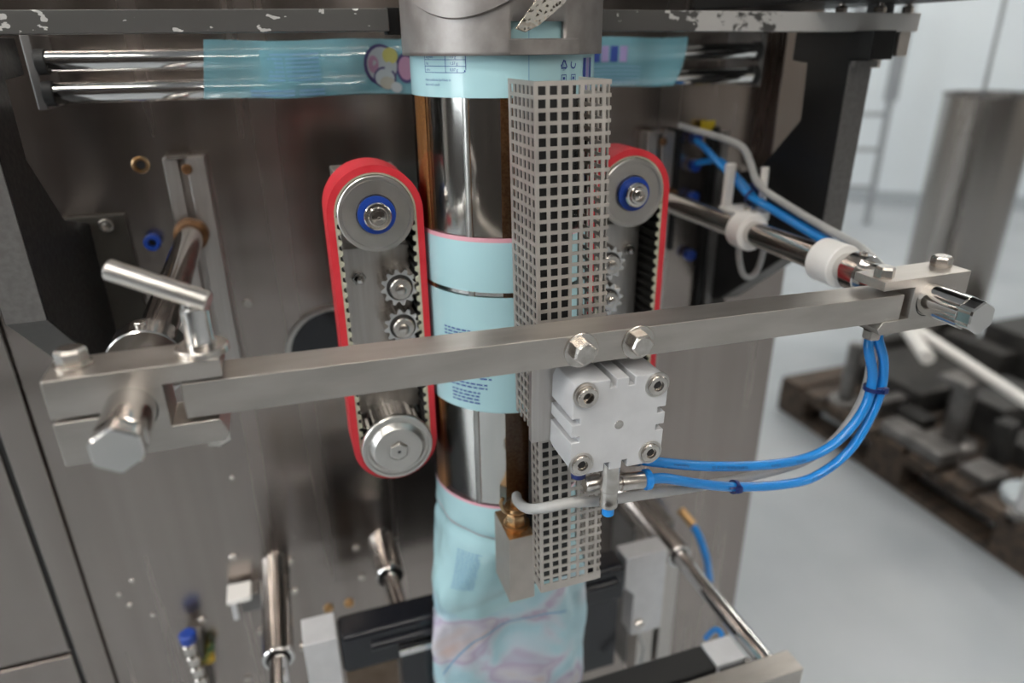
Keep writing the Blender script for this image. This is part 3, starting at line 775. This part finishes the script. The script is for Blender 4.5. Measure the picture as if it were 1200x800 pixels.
# ================================================================== AIR CYLINDER
ac = thing('air_cylinder', 'pale grey aluminium compact air cylinder with four socket screws below the cross bar', 'cylinder', (11.5, -395, -266))
cxa, cza, hw = 11.8, -229.5, 34.0
tilt = Matrix.Rotation(D(1.6), 4, 'Y')
def cp_(a, b, y): 
    v = tilt @ Vector((a, 0, b)); return Vector((cxa + v.x, y, cza + v.z))
def cyl_outline():
    P = []
    c = 9.
    def side():      # top side from left to right, in local (a, b): two slots
        return [(-hw+c, hw), (-8.6, hw), (-8.6, hw-6), (-4.2, hw-6), (-4.2, hw), (4.6, hw), (4.6, hw-6), (9, hw-6), (9, hw), (hw-c, hw), (hw-c*.3, hw-c*.3)]
    for k in range(4):
        a = -PI/2*k
        for x, y in side(): P.append((x*math.cos(a) - y*math.sin(a), x*math.sin(a) + y*math.cos(a)))
    return P
O = cyl_outline()
m = M().quad_loft([[cp_(a, b, y) for a, b in O] for y in (-377, -412)]); obj('cylinder_body', m, 'aluminium', ac, .5)
for sx, sz in ((-1, 1), (1, 1), (-1, -1), (1, -1)):
    h_ = 4.5 if (sx, sz) == (-1, 1) else 2.2
    c = cp_(sx*25.5, sz*25.5, -411.5)
    ex = obj('screw_pocket', M().lathe(c, (0, -1, 0), [(0, 8.8), (.9, 8.8), (.9, 7.6), (.5, 7.4)], 36, (False, False)), 'machined', ac)
    obj('socket_screw', M().lathe(c, (0, -1, 0), [(0, 7), (h_, 7), (h_+.6, 6.4), (h_+.6, 3.8), (.7, 3.5), (.5, .2)], 28), 'bolt_steel', ac)
    obj('hex_socket', M().ngon(c + Vector((0, -.6, 0)), (0, -1, 0), [(0, 3.2), (.3, 3.1)], 6), 'black_rubber', ac)
obj('centre_dimple', M().lathe(cp_(0, 0, -411.8), (0, -1, 0), [(0, 3.4), (.35, 3.2), (.3, 2.4), (.25, .2)], 24), 'bolt_steel', ac)
fv = obj('flow_valve', M().lathe((13, -401, -260), (0, 0, -1), [(0, 7), (27, 7), (28, 6.2), (36, 6), (37, 6.6), (41, 6.6), (42, 5)], 28), 'bolt_steel', ac)
obj('blue_adjuster', M().lathe((13, -401, -301.5), (0, 0, -1), [(0, 3.8), (2, 3.8), (2.4, 4.4), (7, 4.4), (7.8, 3.6)], 18), 'blue_bright', fv)['label'] = 'bright blue adjusting knob'
obj('elbow', M().lathe((17, -396, -287), (1, 0, -.12), [(0, 5.2), (6, 5.4), (7, 6.4), (25, 6.4), (26, 6)], 28), 'bolt_steel', fv)
obj('release_ring', M().lathe((43, -396, -290.2), (1, 0, -.12), [(0, 6), (1, 7.6), (4.4, 7.6), (5, 6.6), (5, 4)], 28), 'blue_bright', fv)['label'] = 'bright blue release ring'
obj('side_stub', M().lathe((8, -395, -284), (-1, 0, 0), [(0, 5.6), (11, 5.6), (11.5, 5)], 20), 'bolt_steel', fv)
obj('rear_fitting', M().lathe((-7, -392, -263), (0, 0, -1), [(0, 4.4), (6, 4.6), (12, 5.2), (15, 5.2), (15.6, 4.4)], 22), 'navy_tie', ac)['label'] = 'dark blue push-in fitting'
obj('rear_fitting', M().lathe((34, -389, -276), (1, 0, -.1), [(0, 5), (8, 5), (9, 4.4)], 22).cyl((36, -389, -262), (36, -389, -276), 5), 'bolt_steel', ac)

# ================================================================== AIR HOSES
def hose(name, lab, pts, r, mat, group=None, print_=None):
    C = spline(pts, 8); m = M(); m.tube(pts, r, 16, 8)
    t = obj(name, m, mat, None, loc=pts[0]); tag(t, lab, 'hose', group)
    return t, C
tail = [(268, -364, -206), (292, -352, -192), (302, -330, -184), (304, -296, -179), (303, -250, -172), (302, -190, -161), (301, -142, -152), (301, -115, -140), (301, -80, -126)]
h1p = [(42, -389, -277), (60, -388, -284), (105, -387, -298), (162, -386, -310), (205, -385, -312), (232, -385, -301), (253, -383, -278), (257, -381, -250), (250, -377, -222)] + tail + [(305, -40, -112), (310, -4, -106)]
h2p = [(46, -396, -290.6), (62, -395, -294), (92, -391, -308), (132, -386, -324), (180, -385, -334), (215, -385, -333), (248, -384, -313), (266, -383, -272), (266, -381, -240), (258, -377, -216)] + [(p[0]+8.2, p[1]+1, p[2]-2) for p in tail] + [(309, -60, -126), (314, -4, -139)]
hz1, C1 = hose('air_hose', 'upper bright blue air hose leaving the cylinder, lettered along its side', h1p, 3.9, 'blue_hose')
hz2, C2 = hose('air_hose', 'lower bright blue air hose from the elbow fitting, tied with a blue band', h2p, 3.9, 'blue_hose')
g1p = [(-27, -316, -356), (-27.5, -317, -346), (-30, -325, -335), (-36, -348, -324), (-36, -370, -314), (-27, -383, -306), (-10, -386, -304), (12, -385, -309), (55, -381, -316), (100, -378, -322), (150, -376, -326), (206, -375, -324), (240, -374, -308), (262, -372, -276), (267, -368, -240), (272, -358, -208), (296, -340, -184), (306, -300, -170), (305, -250, -161), (304, -190, -149), (304, -150, -138), (304, -132, -118), (302, -118, -104), (298, -92, -98), (296, -50, -95), (295, -2, -92)]
hz3, C3 = hose('air_hose', 'translucent grey hose from the heater block, passing across the guard', g1p, 3.9, 'grey_hose')
def hose_text(body, parent, C, s0, size, phi, flip=True, mat='hose_ink'):
    fr = frames(C); L = [0]
    for a, b in zip(C, C[1:]): L.append(L[-1] + (b-a).length)
    V, F = text2d(body, size)
    wx = max(x for x, y in V)
    def fn(x, y):
        s = s0 + (wx - x if flip else x); y_ = (-y if flip else y) + size*(.35 if flip else -.35)
        k = max(i for i in range(len(L)) if L[i] <= s); k = min(k, len(C)-2); f = (s - L[k])/(L[k+1]-L[k])
        c = C[k].lerp(C[k+1], f); t = (C[k+1]-C[k]).normalized()
        n = Vector((0, -1, -phi)); n = (n - t*n.dot(t)).normalized(); b = n.cross(t); 
        if b.z < 0: b = -b
        a = y_/4.05
        return c + (n*math.cos(a) + b*math.sin(a))*4.05
    return mapped('lettering', V, F, fn, mat, parent)
hose_text('Polyurethan', hz1, C1, 30, 3.0, -.3)
hose_text('TUBING PUN 8x1.25 CE 120', hz1, C1, 66, 2.9, -.3)
hose_text('156-894', hz1, C1, 124, 3.0, -.3)
hose_text('FESTO', hz1, C1, 150, 3.4, -.3)
hose_text('FESTO', hz1, C1, 196, 3.0, -.3)
hose_text('TUBING PUN 8x1.25', hz2, C2, 170, 2.8, -.4)
def tie(lab, C, i, R, w_=3.2, off=(0, 0, 0), group=None):
    c = C[i] + Vector(off); t = (C[i+1]-C[i]).normalized(); a, u, v = frame(t)
    tt = thing('cable_tie', lab, 'cable tie', c - Vector((0, 0, R)))
    P = [[c + (u*math.cos(q) + v*math.sin(q))*r + a*d for r, d in ((R, -w_/2), (R+1.1, -w_/2), (R+1.1, w_/2), (R, w_/2))] for q in [2*PI*k/28 for k in range(29)]]
    obj('band', M().quad_loft(P, True, (False, False)), 'navy_tie', tt)
    n = Vector((0, -1, 0)) ; n = (n - a*n.dot(a)).normalized()
    q = c + n*(R+1.5) + Vector((0, 0, 1.5))
    obj('lock_head', M().box(-2.2, 2.2, -1.8, 1.8, -2.6, 2.6, Matrix.Translation(q)), 'navy_tie', tt, .3)
    obj('tail', M().tube([q, q + Vector((-4, -1, 3)), q + Vector((-9, 0, 3.4))], .9, 6), 'navy_tie', tt)
def near(C, p): return min(range(len(C)-1), key=lambda i: (C[i]-Vector(p)).length)
tie('dark blue cable tie round the lower blue hose alone', C2, near(C2, (132, -386, -324)), 4.6)
mid = near(C1, (255, -382, -262))
tie('dark blue cable tie binding both blue hoses below the right clamp', C1, mid, 8.2, off=(4.5, 0, 0))
tie('dark blue cable tie at the white hose clip, with a long tail', C1, near(C1, (301, -140, -152)), 8.5, off=(4, 0, -1))
# hose clip on the rear white collar
hc = thing('hose_clip', 'white plastic hose clip with two prongs above the rear white collar', 'clip', (296, -130, -160))
obj('prong', M().quad_loft([[Vector((290 + x, -118 + y, z)) for x, y in ((-5, -4), (5, -4), (5, 4), (-5, 4))] for x_, z in ((0, -172), (0, -120))]), 'white_plastic', hc, 1.5)
obj('prong', M().cyl((312, -150, -168), (312, -147, -121), 4.2, n=18), 'white_plastic', hc)
obj('saddle', M().box(284, 316, -160, -112, -176, -166), 'white_plastic', hc, 1.5)
obj('clip_screw', M().lathe((296, -150, -166), (0, 0, 1), [(0, 6), (4, 6), (5, 5), (5, 3), (3, 2.8), (3, .1)], 18), 'bolt_steel', hc)
tag(obj('hose_loop', M().tube([(288, -150, -192), (289, -152, -215), (294, -156, -234), (303, -158, -238), (310, -160, -228), (312, -162, -205), (310, -163, -185)], 3.4, 12), 'grey_hose', None, loc=(300, -156, -238)), 'small white hose loop hanging under the rear white collar', 'hose')
# fitting panel at the plate right of the belt
fp = thing('fitting_panel', 'grey valve panel with four blue push-in fittings right of the belt', 'panel', (310, 0, -420))
obj('panel_sheet', M().box(286, 334, -6, 0, -372, -94), 'plate_steel', fp, .6)
obj('black_edge', M().box(335, 344, -14, 0, -372, -94), 'black_paint', fp)
obj('grey_edge', M().box(345, 354, -20, 0, -372, -100), 'dull_steel', fp)
obj('black_edge', M().box(279.5, 285.5, -24, 0, -240, -94), 'black_paint', fp)
for z in (-106, -139, -178, -253):
    x = 311 + (-106 - z)*.045
    f = obj('push_in_fitting', M().lathe((x, -6, z), (0, -1, 0), [(0, 6), (4, 6), (4.5, 7.4), (12, 7.4), (13, 6.6), (13, 4)], 22), 'blue_plastic', fp)
    obj('base_nut', M().ngon((x, -4, z), (0, -1, 0), [(0, 8), (4, 8)], 6), 'bolt_steel', f)
tag(obj('yellow_tag', M().box(320, 338, -12, -8, -98, -87), 'yellow', None, .6), 'small yellow tag at the top of the valve panel', 'tag')
lf = thing('push_in_fitting', 'blue push-in fitting alone on the back plate left of the left rail', 'fitting', (-304.5, -6, -186))
obj('ring', M().lathe((-304.5, 0, -177.6), (0, -1, 0), [(0, 7), (6, 7), (7, 8), (13, 8), (14, 7), (14, 4), (8, 3.8)], 24, (True, False)), 'blue_plastic', lf)
obj('bore', M().lathe((-304.5, -7.8, -177.6), (0, -1, 0), [(0, 3.9), (.4, 3.8)], 16), 'black_rubber', lf)

# ================================================================== LOWER JAW CARRIAGE
def sleeve(x, y1, rodlen, lab):
    t = thing('guide_sleeve', lab, 'sleeve', (x, 0, -623)); z = -608
    obj('sleeve_tube', M().lathe((x, 0, z), (0, -1, 0), [(0, 17.6), (4, 17.6), (5, 17), (-y1-1, 17), (-y1, 16.2), (-y1, 13), (-y1-4, 12.8)], 40, (True, False)), 'polished', t)
    obj('wiper_seal', M().lathe((x, y1+3.5, z), (0, -1, 0), [(0, 13), (.8, 12.8), (.8, 10.6)], 32), 'black_rubber', t)
    obj('piston_rod', M().cyl((x, y1+6, z), (x, rodlen, z), 10.4), 'chrome', t)
sleeve(-247, -160, -338, 'long polished guide sleeve with piston rod at the lower left')
sleeve(-111, -74, -140, 'short polished guide sleeve with piston rod above the black jaw, left of the film')
sleeve(247, -162, -338, 'long polished guide sleeve with slanting piston rod at the lower right')
rj = thing('rear_sealing_jaw', 'black cross-sealing jaw with pale end blocks behind the hanging bag', 'jaw', (0, -160, -700))
obj('jaw_body', M().prism([(-182, 0), (162, 0), (162, -54), (-182, -54)], (0, -178, -583), (1, 0, 0), (0, 0, 1), (0, 36, 0)), 'black_gloss', rj, 6)
obj('jaw_rib', M().cyl((-150, -178, -604), (150, -178, -604), 6), 'black_gloss', rj)
e1 = obj('end_block', M().box(-219, -184, -178, -139, -700, -580), 'aluminium', rj, 1)
obj('screw', M().lathe((-219, -165, -592), (-1, 0, 0), [(0, 5), (4, 5), (4.5, 4)], 16), 'bolt_steel', e1)
e2 = obj('end_block', M().prism([(164, -580), (222, -580), (222, -710), (178, -710), (178, -640), (164, -626)], (0, -172, 0), (1, 0, 0), (0, 0, 1), (0, 27, 0)), 'aluminium', rj, 1)
hexbolt('hex_bolt', e2, (188, -172, -690), (0, -1, 0), 7, 5)
obj('knife_rail', M().box(-121, -66, -190, -179, -619, -611), 'chrome', rj, .6)
obj('knife_box', M().box(-120, -40, -189, -150, -760, -619.5), 'black_gloss', rj, 1)
obj('under_plate', M().box(-180, -122, -165, -150, -760, -638), 'dull_brown', rj)
obj('under_plate', M().box(-38, 160, -165, -150, -760, -638), 'black_gloss', rj)
obj('jaw_cable', M().tube([(188, -176, -706), (190, -186, -722), (180, -196, -742), (160, -200, -770)], 3, 10), 'grey_hose', rj)
for x in (222, 256): 
    pass
sp = thing('side_rail', 'upright grey machined rail behind the right piston rod', 'rail', (262, -60, -900))
obj('rail', M().box(240, 266, -90, -60, -900, -632), 'brushed', sp, 1)
obj('rail', M().box(276, 300, -90, -60, -900, -650), 'brushed', sp, 1)
obj('rail_back', M().box(236, 304, -60, 0, -900, -640), 'dull_steel', sp, 1)
tag(obj('short_blue_hose', M().tube([(336, -58, -655), (346, -66, -676), (360, -70, -715), (372, -64, -750), (380, -60, -775)], 5.6, 14), 'blue_bright', None, loc=(345, -60, -700)), 'short thick blue hose at the right of the lower piston rod', 'hose')
tag(obj('hose_stub', M().cyl((326, -40, -640), (338, -60, -657), 6.5, n=18), 'amber', None, loc=(332, -50, -655)), 'brass stub at the top end of the short blue hose', 'fitting')
fj = thing('front_jaw_beam', 'grey steel front beam with black jaw bar and pale end block, lower right', 'jaw', (200, -340, -680))
obj('beam', M().box(-270, 270, -364, -338.5, -665, -596), 'bar_steel', fj, 1)
obj('jaw_bar', M().box(-205, 196, -322, -290, -680, -612), 'black_rubber', fj, 2)
eb = obj('end_block', M().box(196, 232, -322, -290, -690, -610), 'aluminium', fj, 1)
obj('block_link', M().box(200, 228, -338, -322, -690, -616), 'black_rubber', fj)
hexbolt('hex_bolt', eb, (229, -329, -612), (0, 0, 1), 5, 5)
obj('beam_screw', M().lathe((232, -364, -618), (0, -1, 0), [(0, 7), (5, 7), (6, 6), (6, 4)], 18), 'bolt_steel', fj)
tag(obj('lower_blue_hose', M().tube([(236, -278, -640), (238, -270, -628), (240, -255, -640), (242, -240, -668)], 3.2, 12), 'blue_bright', None, loc=(238, -265, -640)), 'blue hose bend beside the pale front end block', 'hose')
# sensor block and valve at the lower left of the plate
sb = thing('sensor_bracket', 'small pale angle bracket beside the lower left guide sleeve', 'bracket', (-290, -10, -650))
obj('angle_top', M().box(-306, -278, -36, -6, -627, -620), 'white_plastic', sb, 1)
obj('angle_leg', M().box(-302, -296, -36, -30, -652, -627), 'aluminium', sb, 1)
obj('sensor_body', M().box(-292, -268, -26, 0, -652, -627.5), 'dull_steel', sb, 1)
va = thing('stacked_valve', 'small stacked silver valve with a blue cap at the lower left', 'valve', (-360, -30, -790))
obj('blue_cap', M().lathe((-358, -30, -672), (0, 0, 1), [(0, 9), (2, 10), (12, 10), (14, 8)], 20), 'blue_plastic', va)
for i in range(5): obj('valve_ring', M().lathe((-359 + i*1.2, -30, -690 - i*19), (0, 0, 1), [(0, 6), (2, 8), (13, 8), (15, 6.5), (19, 5)], 20), 'bolt_steel', va)
obj('valve_backing', M().box(-364, -348, -24, 0, -790, -680), 'dull_steel', va)
tag(obj('yellow_plug', M().lathe((-343, 0, -716), (0, -1, 0), [(0, 6), (16, 6), (17, 7.5), (24, 7.5), (25, 6)], 20), 'yellow_green', None, loc=(-343, -12, -723)), 'yellow and green plug beside the stacked valve', 'fitting')

# ================================================================== PALLET WITH STEEL PARTS, FAR RIGHT
pl = thing('wooden_pallet', 'dark dirty wooden pallet on the grey floor behind the hoses', 'pallet', (2250, 720, -1400))
PX0, PX1, PY0, PY1 = 1670, 2900, 190, 1280
for k in range(9):
    y = PY0 + k*(PY1-PY0-105)/8
    obj('deck_board', M().box(PX0, PX1, y, y+100, -1272, -1250), 'old_wood', pl, 3)
for x in (PX0, (PX0+PX1)/2-60, PX1-120):
    obj('stringer_board', M().box(x, x+100, PY0, PY1, -1294, -1272.5), 'old_wood', pl, 3)
    obj('bottom_board', M().box(x, x+100, PY0, PY1, -1400, -1378), 'old_wood', pl, 3)
    for y in (PY0, (PY0+PY1)/2-70, PY1-145): obj('block', M().box(x, x+100, y, y+145, -1377.5, -1294.5), 'old_wood', pl, 3)
def stand(x, y, h, r, mat, lab, top=True):
    t = thing('steel_stand', lab, 'stand', (x, y, -1250))
    obj('base_disc', M().lathe((x, y, -1250), (0, 0, 1), [(0, r*2.2), (14, r*2.2), (18, r*1.8), (18, r)], 28), 'dull_steel', t)
    obj('post', M().cyl((x, y, -1234), (x, y, -1250+h), r), mat, t)
    if top: obj('head_plate', M().box(x-r*2, x+r*2, y-r*1.5, y+r*1.5, -1250+h-4, -1250+h+22), 'dull_steel', t, 3)
stand(1740, 1010, 240, 26, 'dull_steel', 'dark steel post near the far corner of the pallet', False)
stand(1860, 660, 230, 34, 'dull_steel', 'thick steel post with a head plate, mid pallet')
stand(1700, 300, 215, 15, 'aluminium', 'thin pale steel post with a head plate near the front of the pallet')
def slab(x0, x1, y0, y1, h, lab, mat='black_parts'):
    t = tag(obj('machine_part', M().box(x0, x1, y0, y1, -1250, -1250+h), mat, None, 8), lab, 'part')
slab(1900, 2300, 840, 1190, 90, 'black flat machine part lying towards the far end of the pallet')
slab(1940, 2500, 250, 570, 70, 'black flat machine part lying at the front of the pallet')
slab(1980, 2250, 600, 800, 130, 'black box-shaped machine part in the middle of the pallet')
slab(2420, 2800, 640, 1050, 220, 'tall black machine part under the drum side of the pallet')
slab(1690, 1770, 560, 800, 50, 'low dark steel block on the near edge of the pallet', 'dull_steel')
for i, (x, y, l, w_, h_) in enumerate(((1760, 880, 160, 50, 60), (1830, 755, 70, 110, 40), (2060, 1215, 240, 60, 120), (1720, 430, 110, 90, 36), (2320, 880, 90, 260, 160), (1865, 500, 60, 50, 150), (2560, 420, 240, 120, 180))):
    lab = ('small dark steel bar lying near the pallet edge, beyond the low block', 'dark flat strip in front of the mid-pallet post', 'dark long part at the far end of the pallet', 'small dark plate beside the translucent disc', 'dark upright part beside the tall black one', 'small dark upright block beside the thick post', 'dark box part at the front right of the pallet')[i]
    tag(obj('machine_part', M().box(x, x+l, y, y+w_, -1250, -1250+h_), 'dull_steel' if i % 3 == 0 else 'black_parts', None, 5), lab, 'part')
tag(obj('clear_disc', M().lathe((1800, 340, -1250), (0, 0, 1), [(0, 78), (20, 78), (26, 70), (26, 30)], 36), 'clear_disc', None, loc=(1800, 340, -1250)), 'translucent pale disc on the front of the pallet', 'disc')
dr = thing('steel_drum', 'tall upright steel cylinder standing on the far side of the pallet', 'drum', (2460, 1320, -1250))
obj('shell', M().lathe((2500, 1320, -1250), (0, 0, 1), [(0, 165), (1055, 165), (1055, 158), (1000, 158)], 56, (True, False)), 'drum_steel', dr)
obj('rim', M().lathe((2500, 1320, -198), (0, 0, 1), [(0, 166), (0, 168), (9, 168), (9, 158), (0, 158)], 56, (False, False)), 'dull_steel', dr)
obj('pole', M().cyl((2440, 1300, -1000), (2420, 1300, 160), 7, n=12), 'grey_post', dr)
tag(obj('white_tube', M().cyl((1990, 1000, -978), (1812, 420, -978), 17, n=20), 'white_plastic', None, loc=(1880, 700, -1010)), 'long white plastic tube lying slanted over the posts', 'tube')
tag(obj('white_tube', M().cyl((1935, 975, -972), (1800, 772, -972), 24, n=20), 'white_plastic', None, loc=(1850, 870, -1010)), 'short thick white plastic tube with a round end beside the long one', 'tube')
ld = thing('wall_rack', 'grey steel rack with rungs standing before the white back wall', 'rack', (4445, 3662, -1400))
for dx in (0, -330):
    q = RM @ Vector((dx, 0, 0)); x, y = 4445 + q.x, 3662 + q.y
    obj('upright', M().cyl((x, y, -1400), (x, y, 300), 26, n=16), 'grey_post', ld)
    obj('upper_casing', M().box(x-45, x+45, y-30, y+30, -430, 300), 'grey_post', ld, 6)
for z in (-530, -800, -1100):
    q = RM @ Vector((-330, 0, 0)); obj('rung', M().cyl((4445, 3662, z), (4445 + q.x, 3662 + q.y, z), 18, n=14), 'grey_post', ld)
